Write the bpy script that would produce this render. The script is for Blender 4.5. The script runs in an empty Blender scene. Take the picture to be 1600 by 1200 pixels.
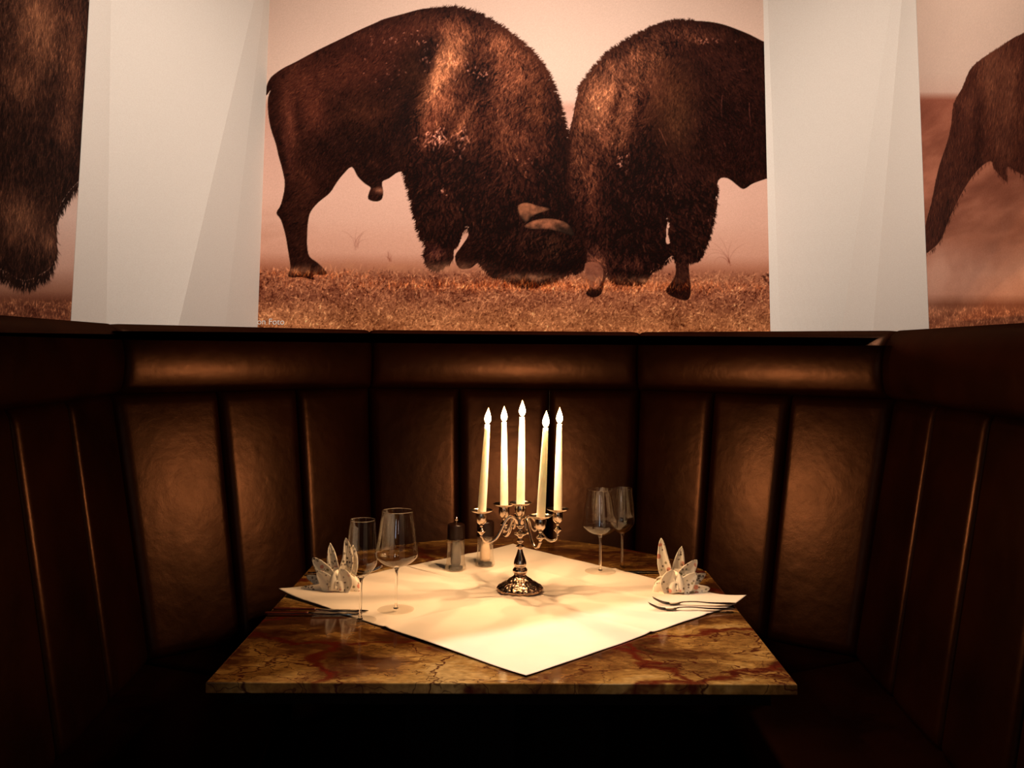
import bpy, bmesh, math, random
import numpy as np
from mathutils import Vector, Matrix

C = bpy.context.scene.collection
random.seed(7)
rng = np.random.default_rng(11)
PI = math.pi

# ------------------------------------------------------------------ helpers
def link(name, me, mat=None, parent=None, loc=None, rot=None):
    o = bpy.data.objects.new(name, me)
    C.objects.link(o)
    if mat is not None and me is not None:
        me.materials.append(mat)
    if parent is not None:
        o.parent = parent
    if loc: o.location = loc
    if rot: o.rotation_euler = rot
    return o

def thing(name, label, cat, loc=(0, 0, 0), rotz=0, group=None):
    o = bpy.data.objects.new(name, None); C.objects.link(o)
    o.empty_display_size = .05
    o.location = loc; o.rotation_euler = (0, 0, rotz)
    return tag(o, label, cat, group)

def tag(o, label, cat, group=None):
    o['label'] = label; o['category'] = cat
    if group: o['group'] = group
    return o

def struct(o):
    o['kind'] = 'structure'; return o

def mesh_pydata(name, v, f, smooth=True):
    me = bpy.data.meshes.new(name)
    me.from_pydata([tuple(map(float, p)) for p in v], [], f)
    bm = bmesh.new(); bm.from_mesh(me)
    bmesh.ops.recalc_face_normals(bm, faces=bm.faces)
    bm.to_mesh(me); bm.free()
    me.update()
    if smooth:
        for p in me.polygons: p.use_smooth = True
    return me

def lathe(name, prof, seg=48, mod=None, closed_ring=False):
    """prof: list of (r,z); open profile, revolved. mod(angle,k)->radius factor"""
    v, f = [], []
    n = len(prof)
    for i in range(seg):
        a = 2 * PI * i / seg
        for k, (r, z) in enumerate(prof):
            m = mod(a, k) if mod else 1
            v.append((r * m * math.cos(a), r * m * math.sin(a), z))
    for i in range(seg):
        j = (i + 1) % seg
        for k in range(n - 1 if not closed_ring else n):
            k2 = (k + 1) % n
            f.append((i * n + k, j * n + k, j * n + k2, i * n + k2))
    me = bpy.data.meshes.new(name); me.from_pydata(v, [], f)
    bm = bmesh.new(); bm.from_mesh(me)
    bmesh.ops.remove_doubles(bm, verts=bm.verts, dist=1e-5)
    bmesh.ops.holes_fill(bm, edges=[e for e in bm.edges if e.is_boundary], sides=0) if not closed_ring else None
    bmesh.ops.recalc_face_normals(bm, faces=bm.faces)
    bm.to_mesh(me); bm.free()
    for p in me.polygons: p.use_smooth = True
    return me

def smooth_prof(pts, n=4):
    """catmull-rom through profile points"""
    P = [pts[0]] + list(pts) + [pts[-1]]
    out = []
    for i in range(1, len(P) - 2):
        p0, p1, p2, p3 = P[i - 1], P[i], P[i + 1], P[i + 2]
        for s in range(n):
            t = s / n
            out.append(tuple(.5 * ((2 * p1[k]) + (-p0[k] + p2[k]) * t + (2 * p0[k] - 5 * p1[k] + 4 * p2[k] - p3[k]) * t * t
                                   + (-p0[k] + 3 * p1[k] - 3 * p2[k] + p3[k]) * t ** 3) for k in range(len(p1))))
    out.append(tuple(pts[-1]))
    return out

def tube(name, pts, rad, seg=12, flat=None, n=6):
    """swept tube along smooth path; rad scalar or list per control point"""
    if not isinstance(rad, (list, tuple)): rad = [rad] * len(pts)
    P = smooth_prof([tuple(p) + (r,) for p, r in zip(pts, rad)], n)
    v, f = [], []
    up = Vector((0, 0, 1))
    for i, p in enumerate(P):
        a = Vector(P[max(i - 1, 0)][:3]); b = Vector(P[min(i + 1, len(P) - 1)][:3])
        t = (b - a).normalized()
        s = t.cross(up)
        if s.length < .05: s = t.cross(Vector((1, 0, 0)))
        s.normalize(); u = s.cross(t)
        for k in range(seg):
            an = 2 * PI * k / seg
            q = Vector(p[:3]) + p[3] * (s * math.cos(an) + u * math.sin(an) * (flat or 1))
            v.append(q)
    m = len(P)
    for i in range(m - 1):
        for k in range(seg):
            k2 = (k + 1) % seg
            f.append((i * seg + k, i * seg + k2, (i + 1) * seg + k2, (i + 1) * seg + k))
    f.append(tuple(range(seg))); f.append(tuple((m - 1) * seg + k for k in range(seg)))
    return mesh_pydata(name, v, f)

def box_bm(cx, cy, cz, sx, sy, sz, bev=0.0, seg=2, name='m'):
    bm = bmesh.new(); bmesh.ops.create_cube(bm, size=1)
    for q in bm.verts: q.co = Vector((cx + q.co.x * sx, cy + q.co.y * sy, cz + q.co.z * sz))
    if bev: bmesh.ops.bevel(bm, geom=bm.edges[:], offset=bev, segments=seg, affect='EDGES', profile=.5)
    me = bpy.data.meshes.new(name); bm.to_mesh(me); bm.free()
    return me

def prism(name, poly, z0, z1, bev=0.0, seg=3):
    bm = bmesh.new()
    vs = [bm.verts.new((x, y, z0)) for x, y in poly]
    fc = bm.faces.new(vs)
    r = bmesh.ops.extrude_face_region(bm, geom=[fc])
    for e in r['geom']:
        if isinstance(e, bmesh.types.BMVert): e.co.z = z1
    bmesh.ops.recalc_face_normals(bm, faces=bm.faces)
    if bev:
        ed = [e for e in bm.edges if abs(e.verts[0].co.z - e.verts[1].co.z) < 1e-6 and len(e.link_faces) == 2]
        bmesh.ops.bevel(bm, geom=ed, offset=bev, segments=seg, affect='EDGES', profile=.5)
    me = bpy.data.meshes.new(name); bm.to_mesh(me); bm.free()
    return me

# ------------------------------------------------------------------ materials
def srgb(r, g, b):
    f = lambda c: (c / 255 / 12.92) if c / 255 <= .04045 else ((c / 255 + .055) / 1.055) ** 2.4
    return (f(r), f(g), f(b), 1)

def mat(name):
    m = bpy.data.materials.new(name); m.use_nodes = True
    nt = m.node_tree
    return m, nt, nt.nodes, nt.links, nt.nodes['Principled BSDF']

def node(N, t, **k):
    n = N.new(t)
    for a, b in k.items():
        if hasattr(n, a) and a not in ('Scale',): setattr(n, a, b)
    return n

def ramp(N, stops, interp='LINEAR'):
    n = N.new('ShaderNodeValToRGB'); cr = n.color_ramp; cr.interpolation = interp
    while len(cr.elements) > 1: cr.elements.remove(cr.elements[-1])
    cr.elements[0].position = stops[0][0]; cr.elements[0].color = stops[0][1]
    for p, c in stops[1:]:
        e = cr.elements.new(p); e.color = c
    return n

def simple(name, col, rough=.5, metal=0., bump=None, spec=.5):
    m, nt, N, L, B = mat(name)
    B.inputs['Roughness'].default_value = rough
    B.inputs['Metallic'].default_value = metal
    B.inputs['Specular IOR Level'].default_value = spec
    tc = N.new('ShaderNodeTexCoord'); nz = N.new('ShaderNodeTexNoise'); nz.inputs['Scale'].default_value = 30
    L.new(tc.outputs['Object'], nz.inputs['Vector'])
    c2 = tuple(min(1, c * 1.18) for c in col[:3]) + (1,); c1 = tuple(c * .84 for c in col[:3]) + (1,)
    r = ramp(N, [(.3, c1), (.7, c2)]); L.new(nz.outputs['Fac'], r.inputs['Fac']); L.new(r.outputs['Color'], B.inputs['Base Color'])
    if bump:
        n2 = N.new('ShaderNodeTexNoise'); n2.inputs['Scale'].default_value = bump[0]; n2.inputs['Detail'].default_value = 4
        L.new(tc.outputs['Object'], n2.inputs['Vector'])
        b = N.new('ShaderNodeBump'); b.inputs['Strength'].default_value = bump[1]; b.inputs['Distance'].default_value = .002
        L.new(n2.outputs['Fac'], b.inputs['Height']); L.new(b.outputs['Normal'], B.inputs['Normal'])
    return m

# leather ---------------------------------------------------------------
def leather():
    m, nt, N, L, B = mat('dark_brown_leather')
    tc = N.new('ShaderNodeTexCoord')
    n1 = N.new('ShaderNodeTexNoise'); n1.inputs['Scale'].default_value = 5; n1.inputs['Detail'].default_value = 5
    L.new(tc.outputs['Object'], n1.inputs['Vector'])
    r = ramp(N, [(.3, (.0042, .0009, .0003, 1)), (.7, (.0098, .0019, .0007, 1))])
    L.new(n1.outputs['Fac'], r.inputs['Fac']); L.new(r.outputs['Color'], B.inputs['Base Color'])
    n3 = N.new('ShaderNodeTexNoise'); n3.inputs['Scale'].default_value = 14; n3.inputs['Detail'].default_value = 6
    L.new(tc.outputs['Object'], n3.inputs['Vector'])
    mr = N.new('ShaderNodeMapRange'); mr.inputs['To Min'].default_value = .29; mr.inputs['To Max'].default_value = .40
    L.new(n3.outputs['Fac'], mr.inputs['Value']); L.new(mr.outputs['Result'], B.inputs['Roughness'])
    B.inputs['Specular IOR Level'].default_value = .24
    B.inputs['Specular Tint'].default_value = (1, .46, .26, 1)
    vo = N.new('ShaderNodeTexVoronoi'); vo.inputs['Scale'].default_value = 260; vo.feature = 'DISTANCE_TO_EDGE'
    L.new(tc.outputs['Object'], vo.inputs['Vector'])
    b1 = N.new('ShaderNodeBump'); b1.inputs['Strength'].default_value = .25; b1.inputs['Distance'].default_value = .0008
    L.new(vo.outputs['Distance'], b1.inputs['Height'])
    n2 = N.new('ShaderNodeTexNoise'); n2.inputs['Scale'].default_value = 22; n2.inputs['Detail'].default_value = 4
    L.new(tc.outputs['Object'], n2.inputs['Vector'])
    b2 = N.new('ShaderNodeBump'); b2.inputs['Strength'].default_value = .35; b2.inputs['Distance'].default_value = .004
    L.new(n2.outputs['Fac'], b2.inputs['Height']); L.new(b1.outputs['Normal'], b2.inputs['Normal'])
    gl = N.new('ShaderNodeBsdfGlossy'); gl.inputs['Color'].default_value = (.0245, .0112, .0060, 1)
    df = N.new('ShaderNodeBsdfDiffuse'); ad = N.new('ShaderNodeAddShader')
    L.new(r.outputs['Color'], df.inputs['Color']); L.new(mr.outputs['Result'], gl.inputs['Roughness'])
    for q in (gl, df): L.new(b2.outputs['Normal'], q.inputs['Normal'])
    L.new(gl.outputs[0], ad.inputs[0]); L.new(df.outputs[0], ad.inputs[1])
    L.new(ad.outputs[0], N['Material Output'].inputs['Surface']); N.remove(B)
    return m
LEATHER = leather()

# marble ----------------------------------------------------------------
def marble():
    m, nt, N, L, B = mat('brown_veined_marble')
    tc = N.new('ShaderNodeTexCoord')
    mp = N.new('ShaderNodeMapping'); mp.inputs['Rotation'].default_value = (0, 0, .45); mp.inputs['Scale'].default_value = (1.0, 1.55, 1.0)
    L.new(tc.outputs['Object'], mp.inputs['Vector'])
    w = N.new('ShaderNodeTexNoise'); w.inputs['Scale'].default_value = 3.2; w.inputs['Detail'].default_value = 5; w.inputs['Roughness'].default_value = .6
    L.new(mp.outputs['Vector'], w.inputs['Vector'])
    sub = N.new('ShaderNodeVectorMath'); sub.operation = 'SUBTRACT'; sub.inputs[1].default_value = (.5, .5, .5)
    L.new(w.outputs['Color'], sub.inputs[0])
    sc = N.new('ShaderNodeVectorMath'); sc.operation = 'SCALE'; sc.inputs['Scale'].default_value = .38
    L.new(sub.outputs[0], sc.inputs[0])
    ad = N.new('ShaderNodeVectorMath'); ad.operation = 'ADD'; L.new(mp.outputs['Vector'], ad.inputs[0]); L.new(sc.outputs[0], ad.inputs[1])
    # clouded ground
    g = N.new('ShaderNodeTexNoise'); g.inputs['Scale'].default_value = 4.0; g.inputs['Detail'].default_value = 8; g.inputs['Roughness'].default_value = .62; g.inputs['Distortion'].default_value = .5
    L.new(ad.outputs[0], g.inputs['Vector'])
    rg = ramp(N, [(.34, (.028, .009, .004, 1)), (.44, (.085, .030, .009, 1)), (.52, (.19, .088, .024, 1)), (.58, (.31, .165, .045, 1)), (.68, (.46, .29, .11, 1))])
    L.new(g.outputs['Fac'], rg.inputs['Fac'])
    col = rg.outputs['Color']
    # fine speckle
    s = N.new('ShaderNodeTexNoise'); s.inputs['Scale'].default_value = 60; s.inputs['Detail'].default_value = 4
    L.new(mp.outputs['Vector'], s.inputs['Vector'])
    rs = ramp(N, [(.3, (.62, .58, .55, 1)), (.7, (1.25, 1.22, 1.15, 1))]); L.new(s.outputs['Fac'], rs.inputs['Fac'])
    mx = N.new('ShaderNodeMix'); mx.data_type = 'RGBA'; mx.blend_type = 'MULTIPLY'; mx.inputs['Factor'].default_value = .8
    L.new(col, mx.inputs['A']); L.new(rs.outputs['Color'], mx.inputs['B']); col = mx.outputs['Result']
    # veins at two scales
    for scale, wd, vc, am in ((2.0, .036, (.080, .008, .004, 1), .97), (4.4, .018, (.050, .007, .004, 1), .97), (10, .018, (.045, .009, .005, 1), .8)):
        vo = N.new('ShaderNodeTexVoronoi'); vo.feature = 'DISTANCE_TO_EDGE'; vo.inputs['Scale'].default_value = scale
        L.new(ad.outputs[0], vo.inputs['Vector'])
        rv = ramp(N, [(0, (am, am, am, 1)), (wd * .45, (am * .8, am * .8, am * .8, 1)), (wd, (0, 0, 0, 1))])
        L.new(vo.outputs['Distance'], rv.inputs['Fac'])
        md = N.new('ShaderNodeTexNoise'); md.inputs['Scale'].default_value = scale * .9; L.new(tc.outputs['Object'], md.inputs['Vector'])
        rm = ramp(N, [(.34, (0, 0, 0, 1)), (.44, (1, 1, 1, 1))]); L.new(md.outputs['Fac'], rm.inputs['Fac'])
        ml = N.new('ShaderNodeMath'); ml.operation = 'MULTIPLY'; L.new(rv.outputs['Color'], ml.inputs[0]); L.new(rm.outputs['Color'], ml.inputs[1])
        mx = N.new('ShaderNodeMix'); mx.data_type = 'RGBA'; L.new(ml.outputs[0], mx.inputs['Factor'])
        L.new(col, mx.inputs['A']); mx.inputs['B'].default_value = vc; col = mx.outputs['Result']
    L.new(col, B.inputs['Base Color'])
    B.inputs['Roughness'].default_value = .09
    B.inputs['Specular IOR Level'].default_value = .55
    return m
MARBLE = marble()

# silver ----------------------------------------------------------------
def silver(name, rough=.16, col=(.80, .64, .50, 1), tarn=.35):
    m, nt, N, L, B = mat(name)
    B.inputs['Metallic'].default_value = 1; B.inputs['Roughness'].default_value = rough
    tc = N.new('ShaderNodeTexCoord'); n = N.new('ShaderNodeTexNoise'); n.inputs['Scale'].default_value = 60; n.inputs['Detail'].default_value = 5
    L.new(tc.outputs['Object'], n.inputs['Vector'])
    r = ramp(N, [(.35, tuple(c * (1 - tarn) for c in col[:3]) + (1,)), (.6, col)])
    L.new(n.outputs['Fac'], r.inputs['Fac']); L.new(r.outputs['Color'], B.inputs['Base Color'])
    return m
SILVER = silver('polished_silver'); STEEL = silver('cutlery_steel', .14, (.62, .54, .47, 1), .1)
CHASED = silver('chased_silver', .24, (.62, .42, .30, 1), .6)
_n = CHASED.node_tree.nodes; _l = CHASED.node_tree.links; _v = _n.new('ShaderNodeTexVoronoi'); _v.inputs['Scale'].default_value = 160
_t = _n.new('ShaderNodeTexCoord'); _l.new(_t.outputs['Object'], _v.inputs['Vector']); _b = _n.new('ShaderNodeBump'); _b.inputs['Strength'].default_value = .8; _b.inputs['Distance'].default_value = .002
_l.new(_v.outputs['Distance'], _b.inputs['Height']); _l.new(_b.outputs['Normal'], _n['Principled BSDF'].inputs['Normal'])

def glass_thin(name='thin_glass', lo=.11, hi=.62, tint=(.97, .96, .95, 1), refract_fill=0):
    m, nt, N, L, B = mat(name)
    N.remove(B); out = N['Material Output']
    tr = N.new('ShaderNodeBsdfTransparent'); tr.inputs['Color'].default_value = tint
    gl = N.new('ShaderNodeBsdfGlossy'); gl.inputs['Roughness'].default_value = .02
    fr = N.new('ShaderNodeLayerWeight'); fr.inputs['Blend'].default_value = .5
    pw = N.new('ShaderNodeMath'); pw.operation = 'POWER'; pw.inputs[1].default_value = 3.0
    L.new(fr.outputs['Facing'], pw.inputs[0])
    ma = N.new('ShaderNodeMath'); ma.operation = 'MULTIPLY_ADD'; ma.inputs[1].default_value = hi; ma.inputs[2].default_value = lo; ma.use_clamp = True
    L.new(pw.outputs[0], ma.inputs[0])
    mx = N.new('ShaderNodeMixShader'); L.new(ma.outputs[0], mx.inputs['Fac']); L.new(tr.outputs[0], mx.inputs[1]); L.new(gl.outputs[0], mx.inputs[2])
    if refract_fill:      # diffuse share stands in for bright cloth refracted through the moulded glass
        df = N.new('ShaderNodeBsdfDiffuse'); df.inputs['Color'].default_value = (.9, .8, .66, 1)
        m2 = N.new('ShaderNodeMixShader'); m2.inputs['Fac'].default_value = refract_fill
        L.new(mx.outputs[0], m2.inputs[1]); L.new(df.outputs[0], m2.inputs[2]); L.new(m2.outputs[0], out.inputs['Surface'])
    else: L.new(mx.outputs[0], out.inputs['Surface'])
    return m
THIN = glass_thin(); FOOTG = glass_thin('clear_foot_glass', .03, .30, (.99, .98, .96, 1)); THICK = glass_thin('moulded_glass', .08, .7, (.98, .95, .90, 1), .08)
def glass_solid():
    m, nt, N, L, B = mat('clear_glass')
    B.inputs['Transmission Weight'].default_value = 1; B.inputs['Roughness'].default_value = .01
    B.inputs['IOR'].default_value = 1.47; B.inputs['Base Color'].default_value = (1, .985, .96, 1)
    return m
GLASS = glass_solid()

def cloth_mat():
    m, nt, N, L, B = mat('cream_linen')
    tc = N.new('ShaderNodeTexCoord')
    n = N.new('ShaderNodeTexNoise'); n.inputs['Scale'].default_value = 5; n.inputs['Detail'].default_value = 5
    L.new(tc.outputs['Object'], n.inputs['Vector'])
    r = ramp(N, [(.3, (.76, .63, .50, 1)), (.7, (.84, .73, .60, 1))]); L.new(n.outputs['Fac'], r.inputs['Fac']); L.new(r.outputs['Color'], B.inputs['Base Color'])
    B.inputs['Roughness'].default_value = .8; B.inputs['Sheen Weight'].default_value = .15
    w1 = N.new('ShaderNodeTexNoise'); w1.inputs['Scale'].default_value = 500
    L.new(tc.outputs['Object'], w1.inputs['Vector'])
    b = N.new('ShaderNodeBump'); b.inputs['Strength'].default_value = .2; b.inputs['Distance'].default_value = .0005
    L.new(w1.outputs['Fac'], b.inputs['Height']); L.new(b.outputs['Normal'], B.inputs['Normal'])
    return m
LINEN = cloth_mat()

def napkin_mat():
    m, nt, N, L, B = mat('printed_paper_napkin')
    tc = N.new('ShaderNodeTexCoord')
    col = None
    base = N.new('ShaderNodeRGB'); base.outputs[0].default_value = (.84, .76, .62, 1); col = base.outputs[0]
    for sc, th, c, ns in ((42, .30, (.62, .20, .12, 1), 9), (95, .33, (.10, .055, .03, 1), 14), (70, .26, (.25, .22, .10, 1), 11)):
        vo = N.new('ShaderNodeTexVoronoi'); vo.inputs['Scale'].default_value = sc
        L.new(tc.outputs['Object'], vo.inputs['Vector'])
        r = ramp(N, [(th - .06, (1, 1, 1, 1)), (th, (0, 0, 0, 1))]); L.new(vo.outputs['Distance'], r.inputs['Fac'])
        nz = N.new('ShaderNodeTexNoise'); nz.inputs['Scale'].default_value = ns * 2.2; L.new(tc.outputs['Object'], nz.inputs['Vector'])
        r2 = ramp(N, [(.46, (0, 0, 0, 1)), (.52, (.9, .9, .9, 1))]); L.new(nz.outputs['Fac'], r2.inputs['Fac'])
        ml = N.new('ShaderNodeMath'); ml.operation = 'MULTIPLY'; L.new(r.outputs['Color'], ml.inputs[0]); L.new(r2.outputs['Color'], ml.inputs[1])
        mx = N.new('ShaderNodeMix'); mx.data_type = 'RGBA'; L.new(ml.outputs[0], mx.inputs['Factor']); L.new(col, mx.inputs['A']); mx.inputs['B'].default_value = c
        col = mx.outputs['Result']
    L.new(col, B.inputs['Base Color']); B.inputs['Roughness'].default_value = .8
    return m
NAPKIN = napkin_mat()

def wax():
    m, nt, N, L, B = mat('ivory_wax')
    tc = N.new('ShaderNodeTexCoord'); n = N.new('ShaderNodeTexNoise'); n.inputs['Scale'].default_value = 40
    L.new(tc.outputs['Object'], n.inputs['Vector'])
    r = ramp(N, [(.3, (.95, .86, .68, 1)), (.7, (.98, .92, .76, 1))]); L.new(n.outputs['Fac'], r.inputs['Fac']); L.new(r.outputs['Color'], B.inputs['Base Color'])
    B.inputs['Roughness'].default_value = .4
    B.inputs['Subsurface Weight'].default_value = .9; B.inputs['Subsurface Scale'].default_value = .02
    B.inputs['Subsurface Radius'].default_value = (1, .9, .8)
    return m
WAX = wax()
def flame_mat():
    m, nt, N, L, B = mat('candle_flame')
    N.remove(B); out = N['Material Output']
    tr = N.new('ShaderNodeBsdfTransparent'); em = N.new('ShaderNodeEmission')
    tc = N.new('ShaderNodeTexCoord'); sp = N.new('ShaderNodeSeparateXYZ'); L.new(tc.outputs['Object'], sp.inputs[0])
    r = ramp(N, [(0, (1, .55, .2, 1)), (.25, (1, .72, .38, 1)), (.7, (1, .8, .5, 1)), (1, (1, .5, .16, 1))])
    mr = N.new('ShaderNodeMapRange'); mr.inputs['From Max'].default_value = .034; L.new(sp.outputs['Z'], mr.inputs['Value'])
    L.new(mr.outputs['Result'], r.inputs['Fac']); L.new(r.outputs['Color'], em.inputs['Color']); em.inputs['Strength'].default_value = FLAME
    ad = N.new('ShaderNodeAddShader'); L.new(tr.outputs[0], ad.inputs[0]); L.new(em.outputs[0], ad.inputs[1]); L.new(ad.outputs[0], out.inputs['Surface'])
    return m
FLAME = 14
FLAMEM = flame_mat()
BLACKWOOD = simple('black_lacquered_wood', (.007, .0025, .0015, 1), .3, spec=.3)
PEDESTAL = simple('black_pedestal_steel', (.002, .001, .0008, 1), .5, spec=.1)
DARKWOOD = simple('dark_stained_wood', (.006, .0018, .0009, 1), .5, spec=.08)
WICK = simple('wick', (.01, .008, .006, 1), .9)
PEPPER = simple('peppercorns', (.02, .007, .004, 1), .8, bump=(500, 1.), spec=.1)
SALT = simple('salt', (.8, .62, .45, 1), .8, bump=(600, 1.))
def plaster():
    m, nt, N, L, B = mat('white_plaster')
    tc = N.new('ShaderNodeTexCoord'); n = N.new('ShaderNodeTexNoise'); n.inputs['Scale'].default_value = 220; n.inputs['Detail'].default_value = 3
    L.new(tc.outputs['Object'], n.inputs['Vector'])
    r_ = ramp(N, [(.3, (.77, .70, .62, 1)), (.7, (.82, .76, .68, 1))]); L.new(n.outputs['Fac'], r_.inputs['Fac']); L.new(r_.outputs['Color'], B.inputs['Base Color'])
    B.inputs['Roughness'].default_value = .8; return m
WALLW = plaster()
HANDLE = simple('handle_reflection_red', (.10, .02, .012, 1), .2, metal=.3)  # red-brown base colour imitates dark brown surroundings mirrored in the metal

def floor_mat():
    m, nt, N, L, B = mat('dark_red_floorboards')
    tc = N.new('ShaderNodeTexCoord'); br = N.new('ShaderNodeTexBrick')
    br.inputs['Scale'].default_value = 1; br.inputs['Brick Width'].default_value = 1.2; br.inputs['Row Height'].default_value = .14; br.inputs['Mortar Size'].default_value = .002
    br.inputs['Color1'].default_value = (.035, .007, .005, 1); br.inputs['Color2'].default_value = (.025, .005, .004, 1); br.inputs['Mortar'].default_value = (.003, .001, .001, 1)
    L.new(tc.outputs['Object'], br.inputs['Vector']); L.new(br.outputs['Color'], B.inputs['Base Color']); B.inputs['Roughness'].default_value = .5
    return m
FLOORM = floor_mat()

# ------------------------------------------------------------------ room
def quad(name, pts, m):
    me = bpy.data.meshes.new(name); me.from_pydata(pts, [], [tuple(range(len(pts)))])
    return struct(link(name, me, m))
TOP = 3.8
struct(link('floor', box_bm(0, .6, -.025, 5.6, 6.2, .05), FLOORM))
CEIL = simple('dim_ceiling', (.10, .06, .04, 1), .9)
struct(link('ceiling', box_bm(0, .6, TOP + .025, 5.6, 6.2, .05), CEIL))
struct(link('wall_back', box_bm(0, 3.50, 1.9, 2.2, .10, 3.8), WALLW))
struct(link('wall_left', box_bm(-1.35, .10, 1.9, .10, 5.2, 3.8), WALLW))
struct(link('wall_right', box_bm(1.38, .20, 1.9, .10, 5.4, 3.8), WALLW))

def shade_fold_panel(name, A, B, fold, deep, taper):
    """white corner panel from A to B (plan), with slanting folds shaped to imitate wedges of light and shade; fold: list of (s_bottom, s_top, depth)"""
    A = Vector(A); Bv = Vector(B); d = (Bv - A); n = Vector((d.y, -d.x)).normalized()
    if n.y > 0: n = -n
    nz = 30; v, f = [], []
    cols = [(0, 0, 0)] + fold + ([(1, 1, 0)] if fold[-1][0] < 1 else [])
    sub = 8
    row = []
    zs = [1.416 + (TOP - 1.416) * k / nz for k in range(nz + 1)]
    for z in zs:
        t = min(max((z - 1.40) / (2.85 - 1.40), 0), 1)
        for c in range(len(cols) - 1):
            s0 = cols[c][0] + (cols[c][1] - cols[c][0]) * t; s1 = cols[c + 1][0] + (cols[c + 1][1] - cols[c + 1][0]) * t
            m_ = sub if c < len(cols) - 2 else sub + 1
            for k in range(m_):
                u = k / sub; s = s0 + (s1 - s0) * u
                dp = cols[c][2] + (cols[c + 1][2] - cols[c][2]) * u
                p = A + d * s + n * dp * (1 - t * .75 if taper else 1)
                v.append((p.x, p.y, z))
    w = (len(cols) - 1) * sub + 1
    for j in range(nz):
        for i in range(w - 1): f.append((j * w + i, j * w + i + 1, (j + 1) * w + i + 1, (j + 1) * w + i))
    me = mesh_pydata(name, v, f, False)
    o = struct(link(name, me, WALLW))
    md = o.modifiers.new('s', 'SOLIDIFY'); md.thickness = .01; md.offset = 0
    return o
shade_fold_panel('wall_back_left', (-1.30, 2.70), (-.956, 3.45), [(.19, .08, -.030), (.46, .93, .035), (.75, .97, .022)], .02, True)  # fold depths invented so facets catch light like slanted bright and dark wedges
shade_fold_panel('wall_back_right', (1.33, 2.915), (.973, 3.45), [(.43, .04, -.10), (.65, .07, -.11), (.95, .97, -.02)], .02, True)

# ------------------------------------------------------------------ murals
BISON_A = [(-954,2365),(-938,2406),(-895,2442),(-843,2470),(-766,2514),(-675,2561),(-599,2600),(-537,2629),(-505,2644),(-429,2666),(-352,2687),(-272,2690),(-202,2686),(-132,2660),(-62,2617),(1,2574),(56,2526),(103,2470),(133,2414),(158,2351),(173,2296),(195,2218),(201,2140),(198,2093),(206,2006),(233,1900),(272,1785),(279,1724),(264,1668),(230,1670),(177,1646),(124,1626),(59,1613),(18,1625),(-31,1649),(-77,1653),(-104,1685),(-126,1697),(-157,1674),(-200,1674),(-216,1718),(-192,1757),(-166,1799),(-164,1831),(-186,1826),(-202,1776),(-226,1745),(-225,1710),(-263,1678),(-297,1676),(-322,1690),(-332,1717),(-323,1763),(-343,1802),(-364,1863),(-380,1937),(-398,1999),(-411,2033),(-436,2041),(-472,2016),(-498,2001),(-493,1963),(-499,1934),(-523,1926),(-550,1936),(-546,1963),(-542,1980),(-564,1995),(-592,2022),(-615,2059),(-646,2032),(-672,1997),(-697,1957),(-738,1922),(-766,1887),(-775,1853),(-778,1799),(-776,1752),(-766,1713),(-731,1687),(-698,1648),(-749,1643),(-748,1626),(-795,1635),(-836,1633),(-846,1647),(-837,1672),(-849,1740),(-861,1798),(-879,1852),(-897,1879),(-881,1913),(-869,1983),(-878,2037),(-898,2104),(-909,2147),(-931,2209),(-943,2272),(-945,2327),(-936,2358),(-953,2335)]
BISON_B = [(1000,2557),(973,2564),(919,2592),(872,2612),(817,2632),(755,2644),(678,2646),(601,2638),(538,2617),(476,2586),(428,2557),(374,2521),(326,2472),(289,2423),(257,2377),(242,2322),(227,2233),(208,2171),(198,2093),(203,2016),(228,1900),(255,1822),(272,1768),(264,1748),(272,1707),(281,1680),(284,1634),(296,1608),(279,1581),(305,1567),(337,1581),(351,1635),(359,1662),(378,1635),(417,1626),(491,1626),(511,1643),(530,1673),(565,1690),(604,1727),(618,1702),(617,1656),(598,1622),(581,1595),(597,1576),(643,1560),(667,1565),(675,1596),(671,1645),(671,1703),(705,1703),(718,1737),(738,1779),(753,1833),(764,1887),(774,1946),(785,2018),(822,2026),(870,1989),(890,1989),(917,2007),(971,2027),(991,2035)]
GAP_B = [(583,1868),(600,1864),(595,1824),(599,1775),(577,1775),(580,1824)]
MANE_A = [(-331,2672),(-219,2683),(-132,2660),(1,2574),(103,2470),(158,2351),(195,2218),(201,2093),(233,1900),(279,1724),(230,1670),(59,1613),(-104,1685),(-164,1831),(-225,1710),(-297,1676),(-343,1802),(-398,1999),(-405,2113),(-398,2238),(-346,2365),(-313,2492),(-335,2594)]
MANE_B = [(678,2646),(601,2638),(476,2586),(374,2521),(289,2423),(242,2322),(208,2171),(198,2016),(255,1822),(272,1707),(388,1635),(491,1626),(565,1690),(703,1727),(753,1833),(775,1998),(634,2047),(537,2171),(519,2347),(589,2500),(739,2577)]
HORN_1 = [(21,1913),(52,1926),(96,1914),(142,1902),(82,1879),(53,1850),(28,1876)]
HORN_2 = [(45,1837),(89,1860),(150,1865),(211,1846),(235,1802),(194,1811),(133,1826),(75,1825)]
HOOF_B = [(276,1695),(315,1700),(344,1676),(339,1627),(315,1598),(293,1615),(281,1651)]
BISON_L = [(2072,2221),(2685,2476),(2692,2418),(2703,2122),(2704,1875),(2694,1859),(2639,1817),(2586,1758),(2570,1708),(2584,1653),(2566,1594),(2509,1566),(2451,1546),(2394,1545),(2313,1563),(2148,1579)]
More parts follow.
